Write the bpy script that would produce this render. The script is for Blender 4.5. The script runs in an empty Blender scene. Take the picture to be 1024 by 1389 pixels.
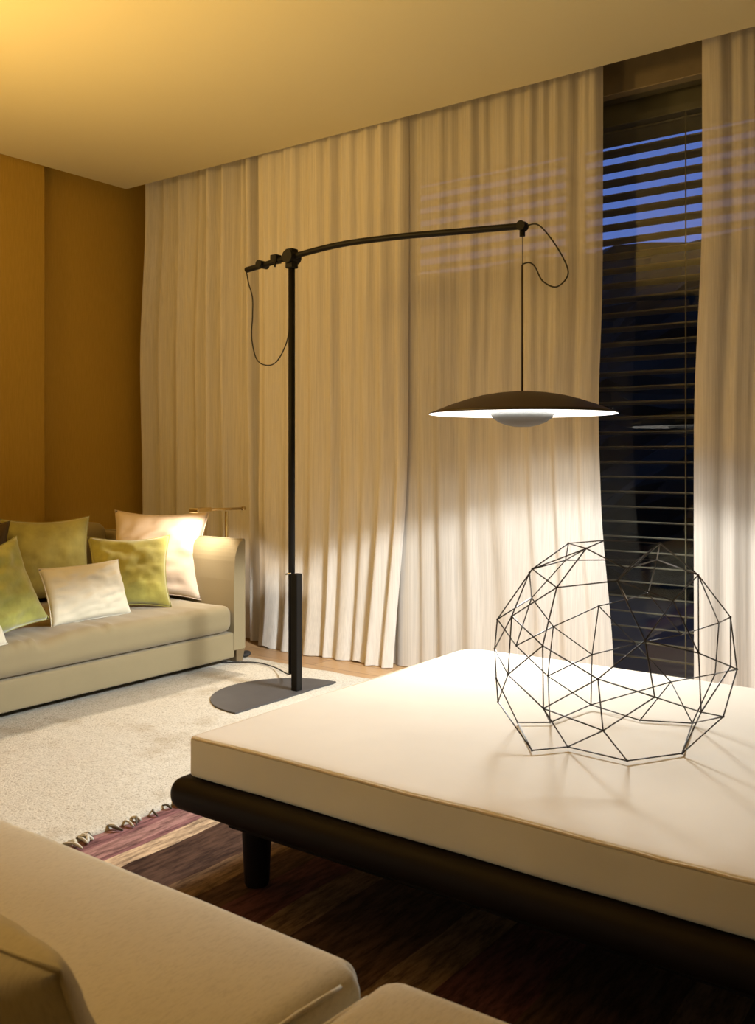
import bpy, bmesh, math, random
from mathutils import Vector, Matrix, noise
random.seed(7)
S = bpy.context.scene
COL = S.collection
R = math.radians

# ------------------------------------------------------------------ camera
H = 1.10                      # eye height
FPX, CX, HY = 1275.0, 512.0, 618.0
YAW = R(36.3)
cam_d = bpy.data.cameras.new('camera'); cam = bpy.data.objects.new('camera', cam_d); COL.objects.link(cam)
cam.location = (0, 0, H); cam.rotation_euler = (R(90), 0, YAW)
cam_d.sensor_fit = 'HORIZONTAL'; cam_d.sensor_width = 36.0; cam_d.lens = FPX/1024*36
cam_d.shift_y = -(694.5-HY)/1024
cam_d.clip_start = 0.05
cam_d.dof.use_dof = True; cam_d.dof.focus_distance = 3.6; cam_d.dof.aperture_fstop = 11
S.camera = cam
FW = Vector((-math.sin(YAW), math.cos(YAW), 0)); RT = Vector((math.cos(YAW), math.sin(YAW), 0))
def atz(px, py, z):           # photo measurement -> point at height z
    d = (H-z)*FPX/(py-HY)
    p = FW*d + RT*((px-CX)/FPX*d); p.z = z
    return p

# ------------------------------------------------------------------ world, exposure
w = bpy.data.worlds.new('dusk'); S.world = w; w.use_nodes = True
w.node_tree.nodes['Background'].inputs[0].default_value = (0.105, 0.18, 0.56, 1)
w.node_tree.nodes['Background'].inputs[1].default_value = 1.0
S.view_settings.view_transform = 'Standard'; S.view_settings.look = 'None'
S.view_settings.gamma = 1; S.view_settings.use_curve_mapping = False
S.view_settings.exposure = 0.0

# ------------------------------------------------------------------ lights
WARM = (1.0, 0.625, 0.19)
def light(name, typ, loc, power, color, aim=None, **kw):
    l = bpy.data.lights.new(name, typ); l.energy = power; l.color = color
    for k, v in kw.items(): setattr(l, k, v)
    o = bpy.data.objects.new(name, l); COL.objects.link(o); o.location = loc
    if aim is not None:
        o.rotation_euler = (Vector(aim)-Vector(loc)).to_track_quat('-Z', 'Y').to_euler()
    return o
def falloff(o, strength=1.0):      # softer distance falloff of a wide diffusing source
    l = o.data; l.use_nodes = True; nt = l.node_tree; e = nt.nodes['Emission']
    f = nt.nodes.new('ShaderNodeLightFalloff'); f.inputs['Strength'].default_value = strength
    nt.links.new(f.outputs['Constant'], e.inputs['Strength']); return o
light('uplight_left', 'SPOT', (-4.1, 1.40, 0.85), 68, WARM, aim=(-4.1, 1.40, 3.0), spot_size=R(150), spot_blend=1.0, shadow_soft_size=0.12)
light('room_fill', 'SPOT', (-2.75, 0.6, 1.0), 420, WARM, aim=(-2.75, 0.6, 3.0), spot_size=R(155), spot_blend=1.0, shadow_soft_size=0.3)  # added fill without a fixture, raises the warm ambient light off the ceiling
light('curtain_fill', 'SPOT', (-3.9, 0.8, 2.30), 175, WARM, aim=(-2.7, 4.0, 1.75), spot_size=R(100), spot_blend=1.0, shadow_soft_size=0.30)  # added off-frame fill to brighten the curtains, no fitting behind it
light('seat_fill', 'SPOT', (-1.5, 0.1, 2.74), 24, (1, 0.82, 0.54), aim=(-1.45, 0.40, 0), spot_size=R(50), spot_blend=1.0, shadow_soft_size=0.08)  # added fill for the near sofa seat, no downlight modelled

# ------------------------------------------------------------------ materials
def nm(name):
    m = bpy.data.materials.new(name); m.use_nodes = True
    nt = m.node_tree; return m, nt, nt.nodes['Principled BSDF']
def ramp(nt, stops, interp='LINEAR'):
    r = nt.nodes.new('ShaderNodeValToRGB'); e = r.color_ramp.elements; r.color_ramp.interpolation = interp
    while len(e) < len(stops): e.new(0.5)
    for k, (p, c) in enumerate(stops): e[k].position = p; e[k].color = (*c, 1)
    return r
def coords(nt, scale=(1, 1, 1), kind='Object'):
    t = nt.nodes.new('ShaderNodeTexCoord'); mp = nt.nodes.new('ShaderNodeMapping'); mp.inputs['Scale'].default_value = scale
    nt.links.new(t.outputs[kind], mp.inputs[0]); return mp.outputs[0]
def noisen(nt, co, scale, detail=3, rough=0.5):
    n = nt.nodes.new('ShaderNodeTexNoise'); n.inputs['Scale'].default_value = scale
    n.inputs['Detail'].default_value = detail; n.inputs['Roughness'].default_value = rough
    nt.links.new(co, n.inputs['Vector']); return n
def mix(col, f): return tuple(min(1, c*f) for c in col)
def fabric(name, col, var=0.12, weave=700, bump=0.15, rough=0.9, sheen=0.15, big=3.0, slub=None):
    m, nt, b = nm(name); L = nt.links.new
    co = coords(nt)
    n1 = noisen(nt, co, big, 4, 0.6)
    r = ramp(nt, [(0.3, mix(col, 1-var)), (0.7, mix(col, 1+var))]); L(n1.outputs['Fac'], r.inputs[0])
    last = r.outputs[0]
    n2 = noisen(nt, co, weave, 2, 0.5)
    if slub:
        co2 = coords(nt, slub); n3 = noisen(nt, co2, 12, 4, 0.65)
        r3 = ramp(nt, [(0.36, (0.72, 0.70, 0.66)), (0.52, (1, 1, 1))]); L(n3.outputs['Fac'], r3.inputs[0])
        mx = nt.nodes.new('ShaderNodeMixRGB'); mx.blend_type = 'MULTIPLY'; mx.inputs[0].default_value = 0.45
        L(last, mx.inputs[1]); L(r3.outputs[0], mx.inputs[2]); last = mx.outputs[0]
    L(last, b.inputs['Base Color'])
    b.inputs['Roughness'].default_value = rough; b.inputs['Sheen Weight'].default_value = sheen
    b.inputs['Specular IOR Level'].default_value = 0.2
    bp = nt.nodes.new('ShaderNodeBump'); bp.inputs['Strength'].default_value = bump; bp.inputs['Distance'].default_value = 0.002
    L(n2.outputs['Fac'], bp.inputs['Height']); L(bp.outputs[0], b.inputs['Normal'])
    return m
def plain(name, col, rough=0.5, metal=0.0, spec=0.5, emis=None, es=0):
    m, nt, b = nm(name)
    co = coords(nt); n = noisen(nt, co, 14, 3)
    r = ramp(nt, [(0.3, mix(col, 0.92)), (0.7, mix(col, 1.06))]); nt.links.new(n.outputs['Fac'], r.inputs[0])
    nt.links.new(r.outputs[0], b.inputs['Base Color'])
    b.inputs['Roughness'].default_value = rough; b.inputs['Metallic'].default_value = metal
    b.inputs['Specular IOR Level'].default_value = spec
    if emis: b.inputs['Emission Color'].default_value = (*emis, 1); b.inputs['Emission Strength'].default_value = es
    return m
def cloth(name, col, transp, transl):
    m, nt, b = nm(name); L = nt.links.new; nt.nodes.remove(b)
    out = nt.nodes['Material Output']
    co = coords(nt, (90, 90, 1.2)); n = noisen(nt, co, 2.2, 4, 0.6)
    r = ramp(nt, [(0.3, mix(col, 0.86)), (0.7, mix(col, 1.08))]); L(n.outputs['Fac'], r.inputs[0])
    d = nt.nodes.new('ShaderNodeBsdfDiffuse'); t = nt.nodes.new('ShaderNodeBsdfTranslucent'); tr = nt.nodes.new('ShaderNodeBsdfTransparent')
    L(r.outputs[0], d.inputs[0]); L(r.outputs[0], t.inputs[0])
    co2 = coords(nt, (1, 1, 1)); n2 = noisen(nt, co2, 900, 2)
    bp = nt.nodes.new('ShaderNodeBump'); bp.inputs['Strength'].default_value = 0.1; bp.inputs['Distance'].default_value = 0.001
    L(n2.outputs['Fac'], bp.inputs['Height']); L(bp.outputs[0], d.inputs['Normal'])
    m1 = nt.nodes.new('ShaderNodeMixShader'); m1.inputs[0].default_value = transl; L(d.outputs[0], m1.inputs[1]); L(t.outputs[0], m1.inputs[2])
    m2 = nt.nodes.new('ShaderNodeMixShader'); m2.inputs[0].default_value = transp; L(m1.outputs[0], m2.inputs[1]); L(tr.outputs[0], m2.inputs[2])
    L(m2.outputs[0], out.inputs[0]); return m

def wall_mat():
    m, nt, b = nm('ochre_wall_fabric'); L = nt.links.new
    co = coords(nt, (1, 60, 4)); n = noisen(nt, co, 3, 4, 0.6)
    r = ramp(nt, [(0.3, (0.41, 0.255, 0.036)), (0.7, (0.48, 0.30, 0.046))]); L(n.outputs['Fac'], r.inputs[0])
    L(r.outputs[0], b.inputs['Base Color']); b.inputs['Roughness'].default_value = 0.75; b.inputs['Specular IOR Level'].default_value = 0.25
    return m
def wood_floor_mat():
    m, nt, b = nm('oak_boards'); L = nt.links.new
    co = coords(nt, (1, 1, 1))
    br = nt.nodes.new('ShaderNodeTexBrick'); br.inputs['Scale'].default_value = 1.0
    br.inputs['Brick Width'].default_value = 1.6; br.inputs['Row Height'].default_value = 0.14; br.inputs['Mortar Size'].default_value = 0.002
    br.inputs['Color1'].default_value = (0.52, 0.33, 0.16, 1); br.inputs['Color2'].default_value = (0.42, 0.25, 0.115, 1); br.inputs['Mortar'].default_value = (0.12, 0.06, 0.03, 1)
    L(co, br.inputs['Vector'])
    co2 = coords(nt, (2, 30, 1)); n = noisen(nt, co2, 4, 5, 0.6)
    r = ramp(nt, [(0.3, (0.75, 0.72, 0.7)), (0.7, (1, 1, 1))]); L(n.outputs['Fac'], r.inputs[0])
    mx = nt.nodes.new('ShaderNodeMixRGB'); mx.blend_type = 'MULTIPLY'; mx.inputs[0].default_value = 1
    L(br.outputs[0], mx.inputs[1]); L(r.outputs[0], mx.inputs[2]); L(mx.outputs[0], b.inputs['Base Color'])
    b.inputs['Roughness'].default_value = 0.4; return m
def cream_rug_mat():
    m, nt, b = nm('cream_wool_rug'); L = nt.links.new
    co = coords(nt)
    n = noisen(nt, co, 130, 4, 0.7); r = ramp(nt, [(0.30, (0.30, 0.265, 0.20)), (0.46, (0.56, 0.52, 0.43)), (0.7, (0.66, 0.62, 0.53))]); L(n.outputs['Fac'], r.inputs[0])
    # darker band along the sofa side (object x below -3.27)
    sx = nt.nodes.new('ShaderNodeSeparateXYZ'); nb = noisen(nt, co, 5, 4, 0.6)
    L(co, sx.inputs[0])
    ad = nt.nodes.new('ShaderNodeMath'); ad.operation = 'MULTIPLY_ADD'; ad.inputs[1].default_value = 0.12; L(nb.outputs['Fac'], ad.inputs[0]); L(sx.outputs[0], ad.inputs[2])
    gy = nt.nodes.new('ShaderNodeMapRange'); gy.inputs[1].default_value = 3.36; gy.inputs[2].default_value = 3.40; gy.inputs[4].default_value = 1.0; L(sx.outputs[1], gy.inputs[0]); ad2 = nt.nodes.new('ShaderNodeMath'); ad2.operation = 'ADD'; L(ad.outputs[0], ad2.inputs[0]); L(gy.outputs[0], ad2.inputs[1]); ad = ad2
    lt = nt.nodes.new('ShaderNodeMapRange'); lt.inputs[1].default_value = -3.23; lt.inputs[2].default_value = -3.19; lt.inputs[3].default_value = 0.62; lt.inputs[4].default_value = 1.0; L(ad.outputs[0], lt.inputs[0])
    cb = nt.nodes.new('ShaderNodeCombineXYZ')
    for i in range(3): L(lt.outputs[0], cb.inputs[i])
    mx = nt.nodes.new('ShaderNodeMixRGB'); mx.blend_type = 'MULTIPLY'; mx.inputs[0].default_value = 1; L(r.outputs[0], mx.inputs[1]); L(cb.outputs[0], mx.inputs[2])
    # worn blotches with their own shape
    n2 = noisen(nt, co, 2.3, 5, 0.7); r2 = ramp(nt, [(0.34, (0.78, 0.73, 0.66)), (0.46, (1, 1, 1))]); L(n2.outputs['Fac'], r2.inputs[0])
    my = nt.nodes.new('ShaderNodeMixRGB'); my.blend_type = 'MULTIPLY'; my.inputs[0].default_value = 0.8; L(mx.outputs[0], my.inputs[1]); L(r2.outputs[0], my.inputs[2])
    L(my.outputs[0], b.inputs['Base Color']); b.inputs['Roughness'].default_value = 1; b.inputs['Specular IOR Level'].default_value = 0.05
    bp = nt.nodes.new('ShaderNodeBump'); bp.inputs['Strength'].default_value = 0.6; bp.inputs['Distance'].default_value = 0.006; L(n.outputs['Fac'], bp.inputs['Height']); L(bp.outputs[0], b.inputs['Normal'])
    return m
def striped_rug_mat():
    m, nt, b = nm('striped_kilim_rug'); L = nt.links.new
    co = coords(nt); sx = nt.nodes.new('ShaderNodeSeparateXYZ'); L(co, sx.inputs[0])
    nb = noisen(nt, coords(nt, (1, 0.35, 1)), 5, 4, 0.6)
    ad = nt.nodes.new('ShaderNodeMath'); ad.operation = 'MULTIPLY_ADD'; ad.inputs[1].default_value = 0.06; L(nb.outputs['Fac'], ad.inputs[0]); L(sx.outputs[0], ad.inputs[2])
    mr = nt.nodes.new('ShaderNodeMapRange'); mr.inputs[1].default_value = -2.40; mr.inputs[2].default_value = 0.6; L(ad.outputs[0], mr.inputs[0])
    mauve = (0.33, 0.19, 0.18); mauve2 = (0.23, 0.115, 0.12); cream = (0.52, 0.40, 0.27); br = (0.075, 0.042, 0.028); tan = (0.17, 0.11, 0.065); wine = (0.10, 0.04, 0.04)
    st = [(0.0, mauve), (0.06, mauve2), (0.075, mauve), (0.098, mauve2), (0.108, cream), (0.130, br), (0.195, tan), (0.225, br), (0.255, wine), (0.30, tan), (0.33, br), (0.42, tan), (0.46, wine), (0.52, br), (0.60, tan), (0.64, br), (0.75, wine), (0.82, tan), (0.86, br)]
    r = ramp(nt, st, 'CONSTANT'); L(mr.outputs[0], r.inputs[0])
    n = noisen(nt, coords(nt, (1, 0.18, 1)), 60, 5, 0.7); r2 = ramp(nt, [(0.38, (0.34, 0.30, 0.28)), (0.60, (1.15, 1.1, 1.05))]); L(n.outputs['Fac'], r2.inputs[0])
    mx = nt.nodes.new('ShaderNodeMixRGB'); mx.blend_type = 'MULTIPLY'; mx.inputs[0].default_value = 0.9; L(r.outputs[0], mx.inputs[1]); L(r2.outputs[0], mx.inputs[2])
    L(mx.outputs[0], b.inputs['Base Color']); b.inputs['Roughness'].default_value = 0.95; b.inputs['Specular IOR Level'].default_value = 0.1
    bp = nt.nodes.new('ShaderNodeBump'); bp.inputs['Strength'].default_value = 0.4; bp.inputs['Distance'].default_value = 0.004; L(n.outputs['Fac'], bp.inputs['Height']); L(bp.outputs[0], b.inputs['Normal'])
    return m
def glass_mat():
    m, nt, b = nm('window_glass'); L = nt.links.new; nt.nodes.remove(b)
    t = nt.nodes.new('ShaderNodeBsdfTransparent'); t.inputs[0].default_value = (0.9, 0.93, 0.92, 1)
    g = nt.nodes.new('ShaderNodeBsdfGlossy'); g.inputs['Roughness'].default_value = 0.0
    f = nt.nodes.new('ShaderNodeFresnel'); f.inputs[0].default_value = 1.5
    mm = nt.nodes.new('ShaderNodeMath'); mm.operation = 'MULTIPLY'; mm.inputs[1].default_value = 0.65; L(f.outputs[0], mm.inputs[0])
    x = nt.nodes.new('ShaderNodeMixShader'); L(mm.outputs[0], x.inputs[0]); L(t.outputs[0], x.inputs[1]); L(g.outputs[0], x.inputs[2])
    L(x.outputs[0], nt.nodes['Material Output'].inputs[0]); return m

M = {
 'ceil': fabric('cream_plaster', (0.61, 0.55, 0.345), 0.012, 200, 0.03, 0.95, 0.0, 0.6),
 'wall': wall_mat(),
 'white_wall': plain('beige_plaster', (0.45, 0.36, 0.24), 0.9, spec=0.1),
 'dark_wall': plain('dark_unseen_wall', (0.10, 0.07, 0.045), 0.7, spec=0.2),  # unseen walls, darkened to keep bounced light off the mattress front
 'floor': wood_floor_mat(),
 'curtain': cloth('cream_linen_curtain', (0.70, 0.65, 0.57), 0.0, 0.18),
 'sheer': cloth('sheer_linen_curtain', (0.71, 0.66, 0.58), 0.11, 0.25),
 'bronze': plain('dark_bronze_frame', (0.19, 0.15, 0.09), 0.5, 0.2),
 'slat': plain('brown_blind_slat', (0.17, 0.14, 0.10), 0.45, 0.1, 0.4),
 'glass': glass_mat(),
 'hedge': plain('dark_hedge_leaves', (0.010, 0.014, 0.007), 0.9),
 'ground': plain('dark_paving', (0.05, 0.05, 0.045), 0.9),
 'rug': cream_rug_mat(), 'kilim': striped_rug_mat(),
 'sofa': fabric('beige_cotton', (0.26, 0.21, 0.115), 0.05, sheen=0.2),
 'sofa2': fabric('oatmeal_linen', (0.55, 0.49, 0.36), 0.05, 900, 0.3, slub=(30, 6, 6)),
 'mattress': fabric('ivory_canvas', (0.74, 0.68, 0.57), 0.04, 500, 0.12),
 'piping': fabric('ivory_piping', (0.60, 0.50, 0.34), 0.05),
 'wenge': plain('wenge_wood', (0.010, 0.006, 0.005), 0.55, spec=0.15),
 'legw': plain('brown_wood_leg', (0.17, 0.12, 0.06), 0.5),
 'black': plain('black_metal', (0.008, 0.007, 0.006), 0.5, 0.0, 0.15),
 'basem': plain('graphite_metal', (0.075, 0.07, 0.068), 0.55, 0.2),
 'shade': plain('dark_wenge_veneer', (0.035, 0.020, 0.012), 0.5),
 'shadein': plain('white_shade_lining', (0.85, 0.85, 0.85), 0.6, emis=(1.0, 0.93, 0.86), es=2.2),
 'bowl': plain('brushed_grey_bowl', (0.075, 0.07, 0.06), 0.5, 0.3),
 'brass': plain('polished_brass', (0.75, 0.58, 0.28), 0.25, 1.0),
 'chrome': plain('chrome', (0.8, 0.78, 0.74), 0.15, 1.0),
 'wire': plain('dark_iron_wire', (0.05, 0.045, 0.04), 0.45, 0.6),
 'cord': plain('black_cord', (0.02, 0.018, 0.016), 0.7),
 'olive': fabric('olive_velvet', (0.36, 0.33, 0.10), 0.25, 300, 0.2, 0.8, 0.5, 7),
 'lime': fabric('moss_green_velvet', (0.36, 0.36, 0.085), 0.28, 300, 0.2, 0.75, 0.6, 9),
 'green': fabric('golden_green_velvet', (0.34, 0.31, 0.07), 0.25, 300, 0.2, 0.8, 0.5, 9),
 'ivory': fabric('ivory_satin', (0.66, 0.61, 0.46), 0.06, 600, 0.1, 0.55, 0.4),
 'pink': fabric('blush_linen', (0.62, 0.50, 0.38), 0.05, 600, 0.2),
 'brownc': fabric('dark_brown_satin', (0.07, 0.045, 0.02), 0.1, 400, 0.1, 0.6),
 'dark_fringe': fabric('dark_wool_fringe', (0.10, 0.085, 0.06), 0.3, 300, 0.4),
}

# ------------------------------------------------------------------ mesh helpers
def obj(name, bm, mat, parent=None, smooth=False, loc=None):
    me = bpy.data.meshes.new(name)
    bmesh.ops.recalc_face_normals(bm, faces=bm.faces[:])
    bm.to_mesh(me); bm.free()
    if smooth:
        for p in me.polygons: p.use_smooth = True
    if mat: me.materials.append(M[mat])
    o = bpy.data.objects.new(name, me); COL.objects.link(o)
    if loc: o.location = loc
    if parent:
        o.parent = parent
        o.matrix_parent_inverse = Matrix.Translation(-Vector(parent.location))
    return o
def root(name, label, cat, loc, group=None):
    o = bpy.data.objects.new(name, None); COL.objects.link(o); o.location = loc; o.empty_display_size = 0.1
    o['label'] = label; o['category'] = cat
    if group: o['group'] = group
    return o
def tag(o, label, cat, group=None, kind=None):
    o['label'] = label; o['category'] = cat
    if group: o['group'] = group
    if kind: o['kind'] = kind
    return o
def struct(name, bm, mat, **kw):
    o = obj(name, bm, mat, **kw); o['kind'] = 'structure'; return o
def box(bm, x0, x1, y0, y1, z0, z1, bev=0, seg=2):
    r = bmesh.ops.create_cube(bm, size=1); vs = r['verts']
    for v in vs:
        v.co = Vector(((x0+x1)/2+v.co.x*(x1-x0), (y0+y1)/2+v.co.y*(y1-y0), (z0+z1)/2+v.co.z*(z1-z0)))
    if bev:
        es = list({e for v in vs for e in v.link_edges})
        bmesh.ops.bevel(bm, geom=es, offset=bev, segments=seg, affect='EDGES', profile=0.5)
    return bm
def nbox(*a, **k): return box(bmesh.new(), *a, **k)
def tube(bm, pts, rad, n=10, caps=True):
    pts = [Vector(p) for p in pts]
    rads = rad if isinstance(rad, (list, tuple)) else [rad]*len(pts)
    t0 = (pts[1]-pts[0]).normalized()
    up = Vector((0, 0, 1)) if abs(t0.z) < 0.9 else Vector((1, 0, 0))
    u = t0.cross(up).normalized(); rings = []
    for i, p in enumerate(pts):
        t = (pts[min(i+1, len(pts)-1)]-pts[max(i-1, 0)]).normalized()
        u = (u - t*u.dot(t)).normalized(); v = t.cross(u)
        rings.append([bm.verts.new(p+(u*math.cos(a)+v*math.sin(a))*rads[i]) for a in [2*math.pi*k/n for k in range(n)]])
    for a, b in zip(rings, rings[1:]):
        for k in range(n): bm.faces.new((a[k], a[(k+1) % n], b[(k+1) % n], b[k]))
    if caps: bm.faces.new(rings[0][::-1]); bm.faces.new(rings[-1])
    return bm
def spline(pts, n=8):
    pts = [Vector(p) for p in pts]; out = []
    q = [pts[0]*2-pts[1]]+pts+[pts[-1]*2-pts[-2]]
    for i in range(1, len(q)-2):
        for k in range(n):
            t = k/n; a, b, c, d = q[i-1], q[i], q[i+1], q[i+2]
            out.append(0.5*((2*b)+(c-a)*t+(2*a-5*b+4*c-d)*t*t+(3*b-a-3*c+d)*t**3))
    out.append(pts[-1]); return out
def lathe(bm, prof, c, n=64):
    rings = []
    for r, z in prof:
        if r < 1e-5: rings.append([bm.verts.new((c[0], c[1], c[2]+z))])
        else: rings.append([bm.verts.new((c[0]+r*math.cos(2*math.pi*k/n), c[1]+r*math.sin(2*math.pi*k/n), c[2]+z)) for k in range(n)])
    for a, b in zip(rings, rings[1:]):
        for k in range(n):
            k2 = (k+1) % n
            if len(a) == 1 and len(b) == 1: continue
            if len(a) == 1: bm.faces.new((a[0], b[k], b[k2]))
            elif len(b) == 1: bm.faces.new((a[k], a[k2], b[0]))
            else: bm.faces.new((a[k], a[k2], b[k2], b[k]))
    return bm
def extrude_profile(bm, pts2, axis, a0, a1):
    """closed profile in two axes swept along the third"""
    def mk(p, a):
        if axis == 'x': return Vector((a, p[0], p[1]))
        if axis == 'y': return Vector((p[0], a, p[1]))
        return Vector((p[0], p[1], a))
    A = [bm.verts.new(mk(p, a0)) for p in pts2]; B = [bm.verts.new(mk(p, a1)) for p in pts2]
    n = len(pts2)
    for k in range(n): bm.faces.new((A[k], A[(k+1) % n], B[(k+1) % n], B[k]))
    bm.faces.new(A[::-1]); bm.faces.new(B); return bm

# ------------------------------------------------------------------ room shell
CZ = 2.82; WX = -4.9
struct('floor', nbox(-5.2, 2.6, -2.8, 4.32, -0.12, 0.0), 'floor')
struct('ceiling', nbox(WX, 2.5, -2.7, 3.93, CZ, CZ+0.06), 'ceil')
struct('ceiling_upper', nbox(-5.2, 2.6, -2.8, 4.5, 3.02, 3.12), 'white_wall')
struct('wall_left', nbox(-5.12, -5.0, -2.7, 4.3, 0, 3.02), 'wall')
struct('trim_1', nbox(-4.999, -4.915, -2.7, 3.34, 0, 3.0, bev=0.002), 'wall')       # proud fabric panel
struct('wall_right', nbox(2.5, 2.6, -2.7, 4.3, 0, 3.02), 'dark_wall')
struct('wall_near', nbox(-5.2, 2.6, -2.8, -2.7, 0, 3.02), 'dark_wall')
bm = nbox(-5.0, -2.95, 4.2, 4.32, 0, 3.02); struct('wall_far', bm, 'white_wall')
struct('wall_far_end', nbox(0.9, 2.5, 4.2, 4.32, 0, 3.02), 'white_wall')
# window
WF = struct('window_1', nbox(-2.949, 0.899, 4.2, 4.32, 2.79, 2.96, bev=0.004), 'bronze')
bm = bmesh.new()
for x in (-2.90, -1.93, -0.30, 0.85): box(bm, x-0.035, x+0.035, 4.22, 4.30, 0.06, 2.79)
box(bm, -2.94, 0.89, 4.21, 4.31, 0.0, 0.06); box(bm, -2.94, 0.89, 4.21, 4.31, 2.965, 3.015)
obj('window_frame', bm, 'bronze', WF)
obj('window_pane', nbox(-2.93, 0.88, 4.255, 4.262, 0.06, 2.79), 'glass', WF)
# curtain track in the pocket
struct('trim_2', nbox(-4.88, 0.9, 3.99, 4.05, 2.985, 3.018), 'white_wall')

# ------------------------------------------------------------------ outside
struct('ground', nbox(-14, 8, 4.34, 16, -0.2, -0.02), 'ground')
def hedge(x0, x1, y, h, seed, label):
    bm = bmesh.new(); nx, nz = 46, 26; rows = []
    for s in (0, 1):
        g = [[bm.verts.new((x0+(x1-x0)*i/nx, y+(0.45 if s else -0.45)*(1-0.55*(j/nz)**4), h*j/nz)) for i in range(nx+1)] for j in range(nz+1)]
        rows.append(g)
        for j in range(nz):
            for i in range(nx): bm.faces.new((g[j][i], g[j][i+1], g[j+1][i+1], g[j+1][i]))
    for a, b in ((0, 0),):
        for i in range(nx): bm.faces.new((rows[0][nz][i], rows[0][nz][i+1], rows[1][nz][i+1], rows[1][nz][i]))
        for j in range(nz):
            bm.faces.new((rows[0][j][0], rows[1][j][0], rows[1][j+1][0], rows[0][j+1][0]))
            bm.faces.new((rows[0][j][nx], rows[1][j][nx], rows[1][j+1][nx], rows[0][j+1][nx]))
    for v in bm.verts:
        if v.co.z > 0.02:
            q = v.co*2.2+Vector((seed, 0, 0)); d = noise.noise_vector(q)*0.22+noise.noise_vector(q*4)*0.10
            v.co += Vector((0, d.y, d.z*(0.7 if v.co.z < h*0.9 else 0.08)))
    return tag(obj('hedge', bm, 'hedge', smooth=False), label, 'hedge')
hedge(-9.5, 2.5, 7.6, 2.81, 3, 'tall dark hedge outside the window behind the blind slats')

# ------------------------------------------------------------------ blind
bl = root('venetian_blind', 'dark brown slatted venetian blind outside the tall window between the curtains', 'blind', (-1.4, 4.44, 0))
BX0, BX1 = -3.4, 1.1
obj('head_rail', nbox(BX0, BX1, 4.36, 4.50, 2.70, 2.98, bev=0.004), 'slat', bl)
z = 0.05; tilt = R(9); sw = 0.078
while z < 2.70:
    bm = bmesh.new(); pr = []
    N = 6
    tt = tilt if z < 2.63 else R(42)
    for k in range(N+1):
        s = -sw/2+sw*k/N; c = 0.004*(1-(2*k/N-1)**2)
        pr.append((4.43+s*math.cos(tt)-c*math.sin(tt)*0, z-s*math.sin(tt)+c))
    # rolled bead on the room-side edge, then the underside
    low = [(y, zz-0.0012) for y, zz in pr[::-1]]
    bead = [(4.43-sw/2*math.cos(tt)-0.003, z+sw/2*math.sin(tt)-0.001), (4.43-sw/2*math.cos(tt)-0.003, z+sw/2*math.sin(tt)+0.003)]
    low[-1] = (low[-1][0], low[-1][1]-0.0035)
    extrude_profile(bm, pr+low+bead, 'x', BX0+0.02, BX1-0.02)
    obj('slat', bm, 'slat', bl)
    z += 0.0725
for x in (-1.435, -2.35, -0.4):
    bm = bmesh.new(); tube(bm, [(x, 4.378, 0.04), (x, 4.378, 2.72)], 0.0035, 6); obj('lift_cord', bm, 'bronze', bl)
obj('bottom_rail', nbox(BX0+0.02, BX1-0.02, 4.40, 4.46, 0.0, 0.025, bev=0.003), 'slat', bl)

# ------------------------------------------------------------------ curtains
def curtain(x0, x1, yc, folds, amp, z0, seed, mat, label, edgeL=None, edgeR=None, flare=0.0, z1=2.985, pinch=0.35):
    rnd = random.Random(seed); nx = int(folds*14); nz = 40
    # irregular fold phases
    ph = [0.0]
    ws = [rnd.uniform(0.55, 1.6) for _ in range(folds)]; tot = sum(ws); am = [rnd.uniform(0.45, 1.25) for _ in range(folds)]
    edges = [0]
    for w_ in ws: edges.append(edges[-1]+w_/tot)
    wob = [rnd.uniform(-1, 1) for _ in range(folds)]
    bm = bmesh.new(); g = []
    for j in range(nz+1):
        t = j/nz; z = z0+(z1-z0)*t; row = []
        L = x0+(edgeL(z) if edgeL else 0); Rr = x1+(edgeR(z) if edgeR else 0)
        for i in range(nx+1):
            s = i/nx
            k = 0
            while k < folds-1 and s > edges[k+1]: k += 1
            f = (s-edges[k])/(edges[k+1]-edges[k])
            a = am[k]*amp*(0.62+0.38*t)
            y = -a*math.sin(math.pi*f)**2*(1.0)+a*0.35*math.sin(2*math.pi*f*2+wob[k])*0.35
            # fine pleats near the heading
            y += 0.008*math.sin(s*folds*2*math.pi*2.3+seed+2*noise.noise(Vector((s*5, seed, 0))))*t**1.3
            y += 0.010*noise.noise(Vector((s*folds*0.8+seed*3, z*0.9, 0)))
            # folds drift and swing sideways lower down
            dx = 0.030*noise.noise(Vector((s*folds*0.5+seed, z*0.55, 5)))*(1-t)
            # cushioned hem touching the floor
            fl = flare*(1-t)**7
            hem = 0.035*noise.noise(Vector((s*folds*1.1, seed, 2)))*(1-t)**10 if z0 < 0.03 else 0
            row.append(bm.verts.new((L+(Rr-L)*s+dx*(1 if 0 < i < nx else 0), yc+y-fl*(0.4+0.8*abs(noise.noise(Vector((s*folds*0.7, seed, 0))))), z+max(0, hem))))
        g.append(row)
    for j in range(nz):
        for i in range(nx): bm.faces.new((g[j][i], g[j][i+1], g[j+1][i+1], g[j+1][i]))
    o = obj('curtain', bm, mat, smooth=True)
    return tag(o, label, 'curtain')
def sm(z, a, b):
    t = max(0, min(1, (z-a)/(b-a))); return t*t*(3-2*t)
curtain(-4.86, -3.66, 4.09, 9, 0.085, 0.004, 11, 'curtain', 'gathered beige curtain at the far left behind the sofa',
        edgeL=lambda z: -0.05+0.06*sm(z, 1.6, 2.8))
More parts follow.
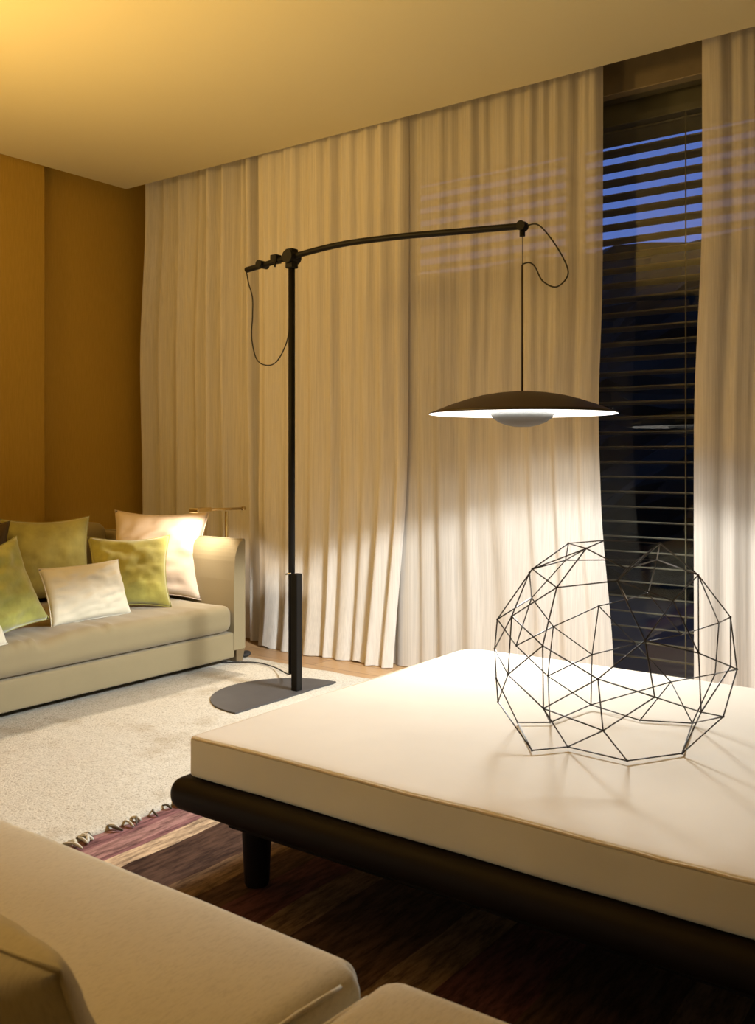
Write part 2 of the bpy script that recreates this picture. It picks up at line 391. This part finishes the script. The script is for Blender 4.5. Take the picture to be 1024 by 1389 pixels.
curtain(-3.80, -2.75, 4.01, 8, 0.062, 0.004, 23, 'curtain', 'opaque cream curtain hanging behind the black pole of the floor lamp',
        edgeL=lambda z: 0.03*(1-sm(z, 0.1, 0.9)), edgeR=lambda z: -0.06*(1-sm(z, 0.0, 1.2)), flare=0.11)
curtain(-2.86, -1.705, 4.045, 8, 0.040, 0.004, 37, 'sheer', 'sheer cream curtain behind the hanging lampshade',
        edgeL=lambda z: -0.01, edgeR=lambda z: 0.055*(1-sm(z, 0.1, 0.9))-0.02*math.exp(-((z-1.3)/0.4)**2))
curtain(-1.255, 0.5, 4.04, 12, 0.036, 0.004, 41, 'sheer', 'sheer cream curtain at the right edge beyond the window gap',
        edgeL=lambda z: -0.035*(1-sm(z, 1.2, 2.2)))

# ------------------------------------------------------------------ rugs
bm = bmesh.new(); nx, ny = 140, 190
X0, X1, Y0, Y1 = -4.55, -2.26, -0.2, 3.69
g = []
for j in range(ny+1):
    y = Y0+(Y1-Y0)*j/ny; row = []
    xe = X1+0.035*noise.noise(Vector((y*3, 1, 0)))+0.02*noise.noise(Vector((y*14, 4, 0)))
    for i in range(nx+1):
        x = X0+(xe-X0)*i/nx
        yy = y+(0.012*noise.noise(Vector((x*6, 0, 2))) if j == ny else 0)
        edge = min(1, min(i, nx-i)/1.5, min(j, ny-j)/1.5)
        zz = 0.006+0.012*edge+0.003*noise.noise(Vector((x*30, yy*30, 0)))+0.004*noise.noise(Vector((x*5, yy*5, 3)))
        row.append(bm.verts.new((x, yy, zz)))
    g.append(row)
for j in range(ny):
    for i in range(nx): bm.faces.new((g[j][i], g[j][i+1], g[j+1][i+1], g[j+1][i]))
border = [g[0][i] for i in range(nx+1)]+[g[j][nx] for j in range(1, ny+1)]+[g[ny][i] for i in range(nx-1, -1, -1)]+[g[j][0] for j in range(ny-1, 0, -1)]
bot = [bm.verts.new((v.co.x, v.co.y, 0.0035)) for v in border]
for k in range(len(border)):
    k2 = (k+1) % len(border); bm.faces.new((border[k], border[k2], bot[k2], bot[k]))
cr = root('area_rug', 'cream wool rug with ragged fringed edge in front of the beige sofa', 'rug', (-3.2, 2.0, 0))
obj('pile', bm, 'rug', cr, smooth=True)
def tufts(name, mat, n, seed, rmin, rmax, parent):
    rn = random.Random(seed); bm = bmesh.new()
    for k in range(n):
        y = rn.uniform(1.0, 3.6); xe = X1+0.035*noise.noise(Vector((y*3, 1, 0)))+0.02*noise.noise(Vector((y*14, 4, 0)))
        a = rn.uniform(-0.6, 0.6); L = rn.uniform(0.025, 0.07); rr = rn.uniform(rmin, rmax)
        p0 = Vector((xe-0.012, y, 0.012)); p2 = p0+Vector((L*math.cos(a), L*math.sin(a), -0.004)); p1 = (p0+p2)/2+Vector((0, rn.uniform(-.01, .01), 0.006))
        tube(bm, spline([p0, p1, p2], 4), [rr*0.7]*4+[rr]*4+[rr*0.5], 6)
    return obj(name, bm, mat, parent, smooth=True)
f1 = tufts('fringe', 'rug', 90, 3, 0.003, 0.007, cr); f2 = tufts('fringe', 'dark_fringe', 75, 9, 0.003, 0.006, cr)
f1['kind'] = 'stuff'; f2['kind'] = 'stuff'; f2['label'] = 'dark brown fringe tufts'

bm = bmesh.new(); nx, ny = 90, 60; g = []
for j in range(ny+1):
    g.append([bm.verts.new((-2.45+3.1*i/nx, -0.3+3.4*j/ny, 0.0035+0.002*abs(noise.noise(Vector((i*0.4, j*0.4, 0)))) if 0 < i < nx and 0 < j < ny else 0.0005)) for i in range(nx+1)])
for j in range(ny):
    for i in range(nx): bm.faces.new((g[j][i], g[j][i+1], g[j+1][i+1], g[j+1][i]))
tag(obj('area_rug', bm, 'kilim', smooth=True), 'mauve, cream and dark brown striped rug lying under the daybed', 'rug')

# ------------------------------------------------------------------ daybed
def rounded_slab(bm, x0, x1, y0, y1, z0, z1, r, nx, ny, top=None, seg=4, bulge=0.0):
    """soft cushion slab built as a rounded, subdivided box"""
    nz = 4; bmt = bmesh.new()
    bmesh.ops.create_cube(bmt, size=2)
    bmesh.ops.delete(bmt, geom=bmt.faces[:], context='FACES_ONLY'); bmt.free()
    def param(n, a, b, r):
        core = [a+r+(b-a-2*r)*k/n for k in range(n+1)]
        left = [a+r*(1-math.sin(math.pi/2*(k/seg))) for k in range(seg, 0, -1)]
        right = [b-r*(1-math.sin(math.pi/2*(k/seg))) for k in range(1, seg+1)]
        return left+core+right
    X, Y, Z = param(nx, x0, x1, r), param(ny, y0, y1, r), param(nz, z0, z1, r)
    cache = {}
    def V(i, j, k):
        key = (i, j, k)
        if key not in cache:
            p = Vector((X[i], Y[j], Z[k]))
            c = Vector((min(max(p.x, x0+r), x1-r), min(max(p.y, y0+r), y1-r), min(max(p.z, z0+r), z1-r)))
            d = p-c
            if d.length > 1e-9:
                # push box surface onto the rounded surface
                m_ = max(abs(d.x), abs(d.y), abs(d.z)); p = c+d.normalized()*r
            cache[key] = bm.verts.new(p)
        return cache[key]
    I, J, K = len(X)-1, len(Y)-1, len(Z)-1
    for i in range(I):
        for j in range(J):
            for k in (0, K): bm.faces.new((V(i, j, k), V(i+1, j, k), V(i+1, j+1, k), V(i, j+1, k)))
    for i in range(I):
        for k in range(K):
            for j in (0, J): bm.faces.new((V(i, j, k), V(i+1, j, k), V(i+1, j, k+1), V(i, j, k+1)))
    for j in range(J):
        for k in range(K):
            for i in (0, I): bm.faces.new((V(i, j, k), V(i, j+1, k), V(i, j+1, k+1), V(i, j, k+1)))
    return bm
db = root('daybed', 'low dark wooden daybed with thick ivory mattress beneath the hanging lampshade', 'daybed', (-0.7, 2.27, 0))
DX0, DX1, DY0, DY1, DZ = -1.755, 0.45, 1.60, 2.945, 0.405
bm = rounded_slab(bmesh.new(), DX0, DX1, DY0, DY1, 0.305, DZ, 0.012, 60, 40)
for v in bm.verts:
    q = Vector((v.co.x*3, v.co.y*3, v.co.z*6))
    if v.co.z > 0.39: v.co.z += 0.0035*noise.noise(q)
    if v.co.y < DY0+0.02: v.co.y += 0.004*noise.noise(q*1.5)
# softer far-left corner
for v in bm.verts:
    dx, dy = v.co.x-DX0, DY1-v.co.y
    if dx < 0.07 and dy < 0.07:
        c = Vector((DX0+0.07, DY1-0.07)); d = Vector((v.co.x-c.x, v.co.y-c.y)); m_ = max(abs(d.x), abs(d.y))
        if d.length > 1e-6: d = d.normalized()*m_; v.co.x, v.co.y = c.x+d.x, c.y+d.y
mt = obj('mattress', bm, 'mattress', db, smooth=True)
bm = bmesh.new()
pts = []
for k in range(121):
    t = k/120; x = DX0+0.01+(DX1-DX0-0.02)*t; q = Vector((x*3, DY0*3, 2.4))
    pts.append((x, DY0+0.003+0.004*noise.noise(q*1.5), DZ-0.005+0.003*noise.noise(q)+0.0015*noise.noise(q*5)))
tube(bm, pts, 0.0036, 6); obj('piping', bm, 'piping', mt, smooth=True)
bm = bmesh.new(); tube(bm, [(DX0+0.003, DY0+0.01+(DY1-DY0-0.06)*k/30, DZ-0.005) for k in range(31)], 0.0032, 6); obj('piping', bm, 'piping', mt, smooth=True)
# platform with half-round nosing all round
fx0, fx1, fy0, fy1 = DX0-0.048, DX1+0.048, DY0-0.038, DY1+0.038
bm = rounded_slab(bmesh.new(), fx0, fx1, fy0, fy1, 0.222, 0.303, 0.038, 6, 6, seg=6)
obj('platform', bm, 'wenge', db, smooth=True)
bm = nbox(fx0+0.12, fx1-0.12, fy0+0.10, fy1-0.10, 0.175, 0.225, bev=0.004); obj('under_rail', bm, 'wenge', db)
for lx, ly in ((-1.672, 1.755), (0.36, 1.755), (-1.672, 2.80), (0.36, 2.80)):
    bm = bmesh.new(); lathe(bm, [(0, 0.006), (0.030, 0.006), (0.032, 0.012), (0.042, 0.224), (0, 0.224)], (lx, ly, 0), 28)
    obj('leg', bm, 'wenge', db, smooth=False)
cx_, cy_ = DX0-0.012, DY0+0.05

# ------------------------------------------------------------------ wire sphere on the daybed
SC = FW*2.34 + RT*((836-CX)/FPX*2.34); SC.z = 0.607; SR = 0.299
camp = Vector((0, 0, H))
def onsphere(px, py, far):
    d = (FW+RT*((px-CX)/FPX)+Vector((0, 0, (HY-py)/FPX))).normalized()
    oc = camp-SC; b = oc.dot(d); c = oc.dot(oc)-SR*SR; disc = b*b-c
    t = -b if disc < 0 else (-b+math.sqrt(disc) if far else -b-math.sqrt(disc))
    p = camp+d*t
    return p
VF = dict(B=(795, 744), F=(755, 797), H=(694, 836), K=(736, 876), a=(689, 915), b=(737, 961), d=(811, 921), m=(888, 945.5), f=(818, 991),
          O=(837, 788), P=(895, 737), x=(947.5, 886), u=(991, 904), s=(951, 966), X=(875, 869), W=(913, 815), S=(947, 780), E=(718, 777), Q=(850, 772))
VB = dict(A=(771, 737), C=(767, 760), G=(721, 811), J=(750.5, 850), L=(700, 876), M=(812, 822), N=(803, 888), V=(851, 813), c=(743, 917), e=(801.5, 956),
          Y=(862, 873.5), n=(910, 925), w=(970, 914), U=(975, 845), Z=(891, 759), k9=(879, 805), w9=(924, 861))
VS = dict(D=(722, 772), I=(674.5, 840), z1=(671, 880), j=(673, 920), i=(675.5, 952), AA=(820, 733), T=(990.7, 837), v=(999.5, 908), t=(981, 972))
VG = dict(h=(721.5, 1018), g=(770, 1013), q=(850.6, 1032), r=(925, 1022), k=(702, 980), l=(746, 980), o=(868, 977), p=(939, 981))
P_ = {}
for k_, c_ in VF.items(): P_[k_] = onsphere(*c_, False)
for k_, c_ in VB.items(): P_[k_] = onsphere(*c_, True)
for k_, c_ in VS.items(): P_[k_] = onsphere(*c_, False)
for k_, c_ in VG.items(): P_[k_] = atz(c_[0], c_[1], DZ+0.006)
ED = '''A-AA A-B A-C A-D B-C B-D B-F B-Q B-AA C-D C-G C-Z D-E D-I E-H E-G D-F F-O F-H F-K G-J G-L G-I H-K H-a H-z1 I-L I-z1 L-c L-J z1-j
J-M J-N J-c M-N M-V M-Y N-Y N-c N-e K-a K-b K-d a-b a-z1 a-i j-i j-k i-h k-h k-l c-l c-e e-l e-o e-n l-b b-g b-f b-d d-f d-m d-X f-g f-q f-m g-h g-q q-r r-s r-t
m-X m-s X-W X-x X-O O-P O-W O-Q P-AA P-Q P-Z P-S W-S W-x x-S x-u x-s u-s u-T u-v s-t v-t v-T T-S T-U U-S U-w w-v w-n w-p n-p n-Y Y-w9 w9-U V-k9 V-O k9-Z Z-S k9-w9 o-p o-n p-r p-t Q-Z'''.split()
bm = bmesh.new()
for e_ in ED:
    a_, b_ = e_.split('-'); tube(bm, [P_[a_], P_[b_]], 0.0017, 6)
for k_, p_ in P_.items():
    bmesh.ops.create_icosphere(bm, subdivisions=1, radius=0.0032, matrix=Matrix.Translation(p_))
tag(obj('wire_sphere', bm, 'wire', smooth=True), 'openwork geometric sphere of thin dark wire resting on the ivory mattress', 'ornament')

# ------------------------------------------------------------------ arc floor lamp
LX, LY = -2.865, 3.25
fl = root('arc_floor_lamp', 'tall black arc floor lamp with wide dark saucer shade hanging over the daybed', 'lamp', (LX, LY, 0))
RZ = 0.017
# half-disc base, straight side facing the daybed
bm = bmesh.new(); cyb = 3.15; Rb = 0.335
prof = [(-2.805, cyb-Rb)]+[(-2.805-0.02-math.sin(math.pi*k/40)*Rb*0.98, cyb-Rb*math.cos(math.pi*k/40)) for k in range(41)]+[(-2.805, cyb+Rb)]
extrude_profile(bm, prof, 'z', RZ, RZ+0.009)
obj('base_plate', bm, 'basem', fl)
obj('foot_channel', nbox(LX+0.0, LX+0.036, LY-0.019, LY+0.019, RZ+0.007, 0.56, bev=0.004), 'black', fl)
bm = bmesh.new(); tube(bm, [(LX-0.012, LY, 0.10), (LX-0.012, LY, 1.99)], 0.0155, 16)
pole = obj('pole', bm, 'black', fl, smooth=True)
bm = bmesh.new(); tube(bm, [(LX-0.03, LY-0.02, 0.555), (LX+0.002, LY-0.02, 0.562)], 0.004, 8); obj('rivet', bm, 'chrome', fl, smooth=True)
# arm
arm_pts = spline([(-3.165, LY, 1.987), (-3.03, LY, 2.000), (-2.902, LY, 2.012), (-2.6, LY, 2.0325), (-2.28, LY, 2.024), (-1.98, LY, 2.004), (-1.69, LY, 1.985)], 8)
tr_ = 0.0135
bm = bmesh.new(); tube(bm, arm_pts, tr_, 12); arm = obj('arm', bm, 'black', fl, smooth=True)
bm = bmesh.new(); tube(bm, [(LX-0.012, LY-0.035, 2.012), (LX-0.012, LY+0.035, 2.012)], 0.030, 18); box(bm, LX-0.034, LX+0.01, LY-0.022, LY+0.022, 1.96, 2.05, bev=0.005)
obj('pivot_clamp', bm, 'black', fl)
bm = bmesh.new(); tube(bm, [(-3.06, LY-0.03, 2.00), (-3.06, LY+0.03, 2.00)], 0.018, 14); obj('knob', bm, 'black', arm)
bm = bmesh.new(); box(bm, -2.995, -2.955, LY-0.02, LY+0.02, 1.995, 2.035, bev=0.004); tube(bm, [(-2.965, LY-0.018, 2.01), (-2.965, LY-0.018, 1.975)], 0.005, 8); obj('counter_clamp', bm, 'black', arm)
bm = bmesh.new(); tube(bm, [(-1.695, LY-0.018, 1.985), (-1.695, LY+0.018, 1.985)], 0.019, 16); tube(bm, [(-1.695, LY, 1.98), (-1.695, LY, 1.945)], 0.011, 12)
obj('end_bracket', bm, 'black', arm)
# shade
SX, SY, SZ = -1.695, LY, 1.262
rs = 0.362
outer = [(0.0, 0.086), (0.04, 0.085), (0.10, 0.079), (0.16, 0.069), (0.22, 0.053), (0.28, 0.033), (0.33, 0.013), (rs, 0.0)]
bm = bmesh.new(); lathe(bm, [(r_, z_) for r_, z_ in outer]+[(rs-0.004, -0.0015), (0.33, 0.009), (0.28, 0.029), (0.22, 0.049), (0.16, 0.065), (0.10, 0.075), (0, 0.080)], (SX, SY, SZ), 96)
shade = obj('shade', bm, 'shade', fl, smooth=True)
bm = bmesh.new(); lathe(bm, [(rs-0.003, -0.0022), (rs-0.008, -0.0005), (0.33, 0.007), (0.28, 0.026), (0.22, 0.046), (0.16, 0.062), (0.10, 0.072), (0.0, 0.077)], (SX, SY, SZ), 96)
li = obj('shade_lining', bm, 'shadein', shade, smooth=True); li['label'] = 'glowing white underside'
bm = bmesh.new(); lathe(bm, [(0.0, -0.052), (0.03, -0.051), (0.06, -0.045), (0.09, -0.034), (0.112, -0.018), (0.126, 0.003), (0.122, 0.003), (0.108, -0.014), (0.0, -0.020)], (SX, SY, SZ), 64)
obj('reflector_bowl', bm, 'bowl', fl, smooth=True)
bm = bmesh.new(); tube(bm, [(SX, SY, SZ+0.08), (SX, SY, 1.835)], 0.0042, 10); obj('drop_rod', bm, 'shade', fl, smooth=True)
bm = bmesh.new(); tube(bm, [(SX, SY, 1.83), (SX, SY, 1.95)], 0.0013, 6); obj('suspension_wire', bm, 'wire', fl, smooth=True)
bm = bmesh.new(); tube(bm, spline([(SX+0.018, LY, 1.985), (SX+0.07, LY, 1.978), (SX+0.135, LY, 1.90), (SX+0.185, LY, 1.81), (SX+0.185, LY, 1.765), (SX+0.14, LY, 1.735), (SX+0.085, LY, 1.765), (SX+0.055, LY, 1.82), (SX+0.03, LY, 1.84), (SX+0.002, LY, 1.838)]), 0.0030, 8); obj('cord', bm, 'cord', fl, smooth=True)
bm = bmesh.new(); tube(bm, spline([(-3.165, LY, 1.98), (-3.15, LY, 1.92), (-3.125, LY, 1.85), (-3.125, LY, 1.76), (-3.13, LY, 1.66), (-3.10, LY, 1.56), (-3.04, LY, 1.525), (-2.975, LY, 1.535), (-2.92, LY, 1.60), (-2.892, LY, 1.68), (-2.885, LY, 1.80), (-2.885, LY, 1.86)]), 0.0030, 8); obj('cord', bm, 'cord', fl, smooth=True)
pc = [atz(390, 914, 0.06), atz(372, 905, 0.03), atz(350, 899, 0.027), atz(325, 898, 0.025), atz(300, 899, 0.024)]
bm = bmesh.new(); tube(bm, spline([(LX-0.012, LY, 0.10)]+pc), 0.0035, 8); obj('cord', bm, 'cord', fl, smooth=True)
sp = light('lamp_glow', 'AREA', (SX, SY, SZ+0.012), 20, (0.92, 0.965, 1.0), aim=(SX, SY, 0), shape='DISK', size=0.60, spread=R(158))
sp.rotation_euler = (0, 0, 0)
falloff(light('lamp_core', 'SPOT', (SX, SY, SZ-0.078), 1, (0.92, 0.965, 1.0), aim=(SX, SY, 0), spot_size=R(147), spot_blend=0.10, shadow_soft_size=0.12), 66)

# foot switch beside the sofa
bm = bmesh.new(); p = atz(333, 892, 0.022)
bmesh.ops.create_uvsphere(bm, u_segments=16, v_segments=10, radius=1, matrix=Matrix.Translation(p+Vector((-0.03, 0.03, 0.012)))@Matrix.Rotation(R(30), 4, 'Z')@Matrix.Diagonal((0.028, 0.05, 0.015, 1)))
tag(obj('foot_switch', bm, 'cord', smooth=True), 'small black foot switch on the floor beside the sofa leg', 'switch')

# ------------------------------------------------------------------ sofa
SFX, SFY = -3.50, 3.585
so = root('sofa', 'long low beige upholstered sofa against the ochre wall, heaped with cushions', 'sofa', (-4.1, 2.1, 0))
SY0 = 0.35
ST = 0.325
def soft(bm, amp, sc, seed=0, zmin=None):
    for v in bm.verts:
        if zmin is not None and v.co.z < zmin: continue
        v.co += noise.noise_vector(v.co*sc+Vector((seed, 0, 0)))*amp
    return bm
bm = rounded_slab(bmesh.new(), -4.72, SFX-0.004, SY0, SFY-0.07, 0.045, 0.178, 0.012, 10, 60); obj('base', bm, 'sofa', so, smooth=True)
# seat cushion with pleats along the front lip
bm = rounded_slab(bmesh.new(), -4.45, SFX+0.005, SY0+0.05, SFY-0.085, 0.180, ST, 0.05, 26, 150, seg=6)
for v in bm.verts:
    fx = max(0, min(1, (v.co.x+4.0)/0.5)); yy = v.co.y
    if v.co.z > 0.24:
        amp_ = 0.004+(0.022*fx if 1.75 < yy < 2.75 else 0)
        v.co.z += amp_*(abs(noise.noise(Vector((yy*11, v.co.x*1.5+yy*2, 0))))*-1.6+0.4)*min(1, (v.co.z-0.24)/0.06)
        v.co.z += 0.006*noise.noise(Vector((v.co.x*2, yy*2, 0)))
obj('seat_cushion', bm, 'sofa', so, smooth=True)
# arm: outer face upright, inner face flares outward at the top
pr = [(SFY, 0.085), (SFY, 0.655)]
pr += [(SFY-0.006, 0.662), (SFY-0.02, 0.660)]
for k in range(9):
    a = math.pi/2*k/8; pr.append((SFY-0.02-0.058*math.sin(a), 0.655-0.10*(1-math.cos(a))-0.03*k/8))
pr += [(SFY-0.082, 0.45), (SFY-0.082, 0.085)]
bm = extrude_profile(bmesh.new(), pr, 'x', -4.72, SFX); obj('arm', bm, 'sofa', so)
bm = nbox(-4.72, SFX, SY0-0.08, SY0, 0.045, 0.655, bev=0.012); obj('arm', bm, 'sofa', so)
bm = rounded_slab(bmesh.new(), -4.86, -4.64, SY0-0.08, SFY, 0.045, 0.66, 0.02, 6, 20); obj('back', bm, 'sofa', so, smooth=True)
for k, (a_, b_) in enumerate(((0.42, 1.42), (1.43, 2.78), (2.79, SFY-0.12))):
    bm = rounded_slab(bmesh.new(), -4.63, -4.44, a_, b_, 0.33, 0.715, 0.055, 8, 22, seg=5); soft(bm, 0.010, 4, k)
    for v in bm.verts: v.co.x -= (v.co.z-0.33)*0.12
    obj('back_cushion', bm, 'sofa', so, smooth=True)
for lx, ly in ((SFX-0.03, SFY-0.034), (SFX-0.04, SY0), (-4.66, SFY-0.04), (-4.66, SY0)):
    bm = bmesh.new(); z0_ = 0.018 if lx > -4.5 else 0.001
    for v in bmesh.ops.create_cube(bm, size=1)['verts']:
        s_ = 0.030 if v.co.z > 0 else 0.022
        v.co = Vector((lx+math.copysign(s_, v.co.x), ly+math.copysign(s_, v.co.y), 0.086 if v.co.z > 0 and ly > 3 else (0.05 if v.co.z > 0 else z0_)))
    obj('leg', bm, 'legw', so)

# ------------------------------------------------------------------ loose cushions on the sofa
def pillow(A, B, h, th, lean, mat, label, seed, roll=0, piping=None, crush=0.0, name='throw_pillow', n=30, group='cushions on the beige sofa', pinch=0.13, zlift=0.0, face=(1, -0.6, 0)):
    A, B = Vector(A), Vector(B); W = B-A; wd = W.length; W.normalize()
    nrm = Vector((W.y, -W.x, 0)).normalized()          # towards the room
    if nrm.dot(Vector(face)) < 0: nrm = -nrm
    up = Vector((0, 0, 1))*math.cos(R(lean))-nrm*math.sin(R(lean))
    nn = up.cross(W).normalized()
    if nn.dot(nrm) < 0: nn = -nn
    mid = (A+B)/2
    cr_, sr_ = math.cos(R(roll)), math.sin(R(roll))
    bm = bmesh.new(); sides = []
    def place(u, v, t):
        # pinched outline: sides bow inwards, corners stay out
        x = u*(1-pinch*(1-v*v))*wd/2; y = v*(1-pinch*(1-u*u))*h/2
        x, y = x*cr_-y*sr_, x*sr_+y*cr_
        return mid+W*x+up*(y+h/2)+nn*t+Vector((0, 0, zlift))
    for s in (1, -1):
        g = []
        for j in range(n+1):
            v = -1+2*j/n; row = []
            for i in range(n+1):
                u = -1+2*i/n
                t = ((1-u**2)*(1-v**2))
                t = max(t, 0)**0.42*th/2
                q = Vector((u*2.2, v*2.2, seed+s))
                wr = 0.010*noise.noise(q*1.2)+0.006*noise.noise(q*2.6)+crush*abs(noise.noise(Vector((u*1.1+v*1.3, v*3.2-u, seed))))*-1
                t = t+wr*min(1, (1-u*u)*(1-v*v)*3)
                sag = -0.02*(1-v)*0.5*0
                row.append(bm.verts.new(place(u, v, s*t)))
            g.append(row)
        for j in range(n):
            for i in range(n): bm.faces.new((g[j][i], g[j][i+1], g[j+1][i+1], g[j+1][i]))
    bmesh.ops.remove_doubles(bm, verts=bm.verts[:], dist=0.0004)
    base = mid.copy()
    rt = root(name, label, 'cushion', base, group)
    o = obj('cover', bm, mat, rt, smooth=True)
    pts = []
    for (u0, v0, u1, v1) in ((-1, -1, 1, -1), (1, -1, 1, 1), (1, 1, -1, 1), (-1, 1, -1, -1)):
        for k in range(12): t = k/12; pts.append(place(u0+(u1-u0)*t, v0+(v1-v0)*t, 0))
    pts.append(pts[0])
    bm = bmesh.new(); tube(bm, pts, 0.0028, 6, caps=False); obj('seam', bm, piping or mat, rt, smooth=True)
    return rt
zs = ST
pillow(atz(140, 812, zs), atz(273, 814, zs), 0.50, 0.17, 20, 'pink', 'large blush linen cushion leaning in the corner against the sofa arm', 4, crush=0.03)
pillow(atz(2, 822, zs), atz(128, 813, zs), 0.46, 0.16, 16, 'olive', 'large olive green velvet cushion behind the small ivory cushion', 9)
pillow(atz(118, 829, zs), atz(233, 824, zs), 0.39, 0.13, 24, 'green', 'golden green velvet cushion between the ivory and blush cushions', 14, crush=0.02)
pillow(atz(70, 852, zs), atz(178, 832, zs), 0.275, 0.12, 20, 'ivory', 'small rectangular ivory satin cushion lying on the sofa seat', 21, pinch=0.06, crush=0.02)
pillow(atz(-70, 880, zs), atz(62, 853, zs), 0.40, 0.15, 18, 'lime', 'moss green velvet cushion nearest the left edge, tilted sideways', 27, roll=11, crush=0.03, zlift=-0.01)
pillow(atz(-95, 905, zs), atz(10, 873, zs), 0.20, 0.10, 25, 'ivory', 'ivory cushion corner showing in front of the moss green cushion', 33, pinch=0.06)
pillow(atz(-95, 830, zs), atz(10, 826, zs), 0.45, 0.14, 14, 'brownc', 'dark brown cushion mostly hidden at the left edge', 39)

# ------------------------------------------------------------------ reading lamp behind the arm
RXp, RYp = -3.79, 3.735
rl = root('reading_lamp', 'slim brass and chrome reading lamp standing behind the sofa arm', 'lamp', (RXp, RYp, 0))
bm = bmesh.new(); lathe(bm, [(0, 0.001), (0.075, 0.001), (0.075, 0.012), (0.02, 0.018), (0, 0.018)], (RXp, RYp+0.035, 0), 40); obj('base', bm, 'brass', rl, smooth=False)
bm = bmesh.new(); tube(bm, [(RXp, RYp, 0.015), (RXp, RYp, 0.79)], 0.0105, 16); obj('post', bm, 'chrome', rl, smooth=True)
HXr, HYr = RXp+0.09, RYp-0.335
bm = bmesh.new(); tube(bm, [(RXp+0.055, RYp-0.205, 0.808), (RXp-0.05, RYp+0.185, 0.795)], 0.0075, 12); tube(bm, [(RXp-0.046, RYp+0.17, 0.795), (RXp-0.053, RYp+0.195, 0.795)], 0.011, 12); obj('swing_arm', bm, 'brass', rl, smooth=True)
bm = box(bmesh.new(), -0.028, 0.028, -0.07, 0.07, 0.80, 0.823, bev=0.005)
bmesh.ops.rotate(bm, verts=bm.verts[:], cent=(0, 0, 0), matrix=Matrix.Rotation(R(15), 3, 'Z')); bmesh.ops.translate(bm, verts=bm.verts[:], vec=(HXr-0.01, HYr+0.065, 0)); obj('lamp_head', bm, 'brass', rl)
light('reading_lamp_glow', 'SPOT', (HXr-0.005, HYr+0.03, 0.795), 14, (1.0, 0.88, 0.74), aim=(HXr-0.12, HYr+0.03, 0.4), spot_size=R(150), spot_blend=0.3, shadow_soft_size=0.02)

# ------------------------------------------------------------------ foreground sofa
ns = root('sectional_sofa', 'oatmeal linen sofa in the near foreground seen from behind its seat', 'sofa', (-0.9, 0.5, 0))
NT = 0.385
for k, (a_, b_) in enumerate(((-2.75, -0.802), (-0.778, 0.9))):
    bm = rounded_slab(bmesh.new(), a_, b_, 0.10, 1.085, 0.215, NT, 0.042, 50, 26, seg=7)
    for v in bm.verts:
        if v.co.z > 0.3:
            u = (v.co.x-a_)/(b_-a_); w_ = (v.co.y-0.1)/0.985
            v.co.z += 0.012*(max(0, math.sin(math.pi*min(1, max(0, u)))*math.sin(math.pi*min(1, max(0, w_))))**0.5)-0.006
            v.co.z += 0.0025*noise.noise(v.co*5)
        # corners rounded in plan
        for cx0, sx_ in ((a_, 1), (b_, -1)):
            dx = (v.co.x-cx0)*sx_; dy = 1.085-v.co.y; rc = 0.04
            if dx < rc and dy < rc:
                c = Vector((cx0+sx_*rc, 1.085-rc)); d = Vector((v.co.x-c.x, v.co.y-c.y)); m_ = max(abs(d.x), abs(d.y))
                if d.length > 1e-6: d = d.normalized()*m_; v.co.x, v.co.y = c.x+d.x, c.y+d.y
    sc_ = obj('seat_cushion', bm, 'sofa2', ns, smooth=True)
    e_ = b_ if k == 0 else a_
    sg = -1 if k == 0 else 1
    pp = [(e_+sg*0.011, 0.14+0.88*t/30, NT-0.016-0.006*max(0, t-27)/3) for t in range(31)]
    bm = bmesh.new(); tube(bm, pp, 0.0035, 8); obj('piping', bm, 'sofa2', sc_, smooth=True)
obj('base', rounded_slab(bmesh.new(), -2.75, 0.9, -0.12, 1.05, 0.07, 0.213, 0.02, 20, 10), 'sofa2', ns, smooth=True)
obj('back', rounded_slab(bmesh.new(), -2.75, 0.9, -0.16, 0.09, 0.215, 0.66, 0.05, 30, 5), 'sofa2', ns, smooth=True)
for lx in (-2.65, -0.9, 0.8):
    for ly in (0.0, 0.95): obj('leg', nbox(lx-0.03, lx+0.03, ly-0.03, ly+0.03, 0.007 if lx > -2.3 else 0.022, 0.072), 'wenge', ns)
# back bolster resting on the seat, lower left
obj('back_cushion', rounded_slab(bmesh.new(), -2.7, 0.85, 0.092, 0.40, NT+0.002, 0.60, 0.06, 30, 8, seg=5), 'sofa2', ns, smooth=True)
pillow((-1.5, 0.56, NT), (-0.80, 0.64, NT), 0.23, 0.16, 22, 'sofa2', 'blurred oatmeal cushion in the bottom left corner on the near sofa seat', 51, group=None, pinch=0.03, face=(0, 1, 0))
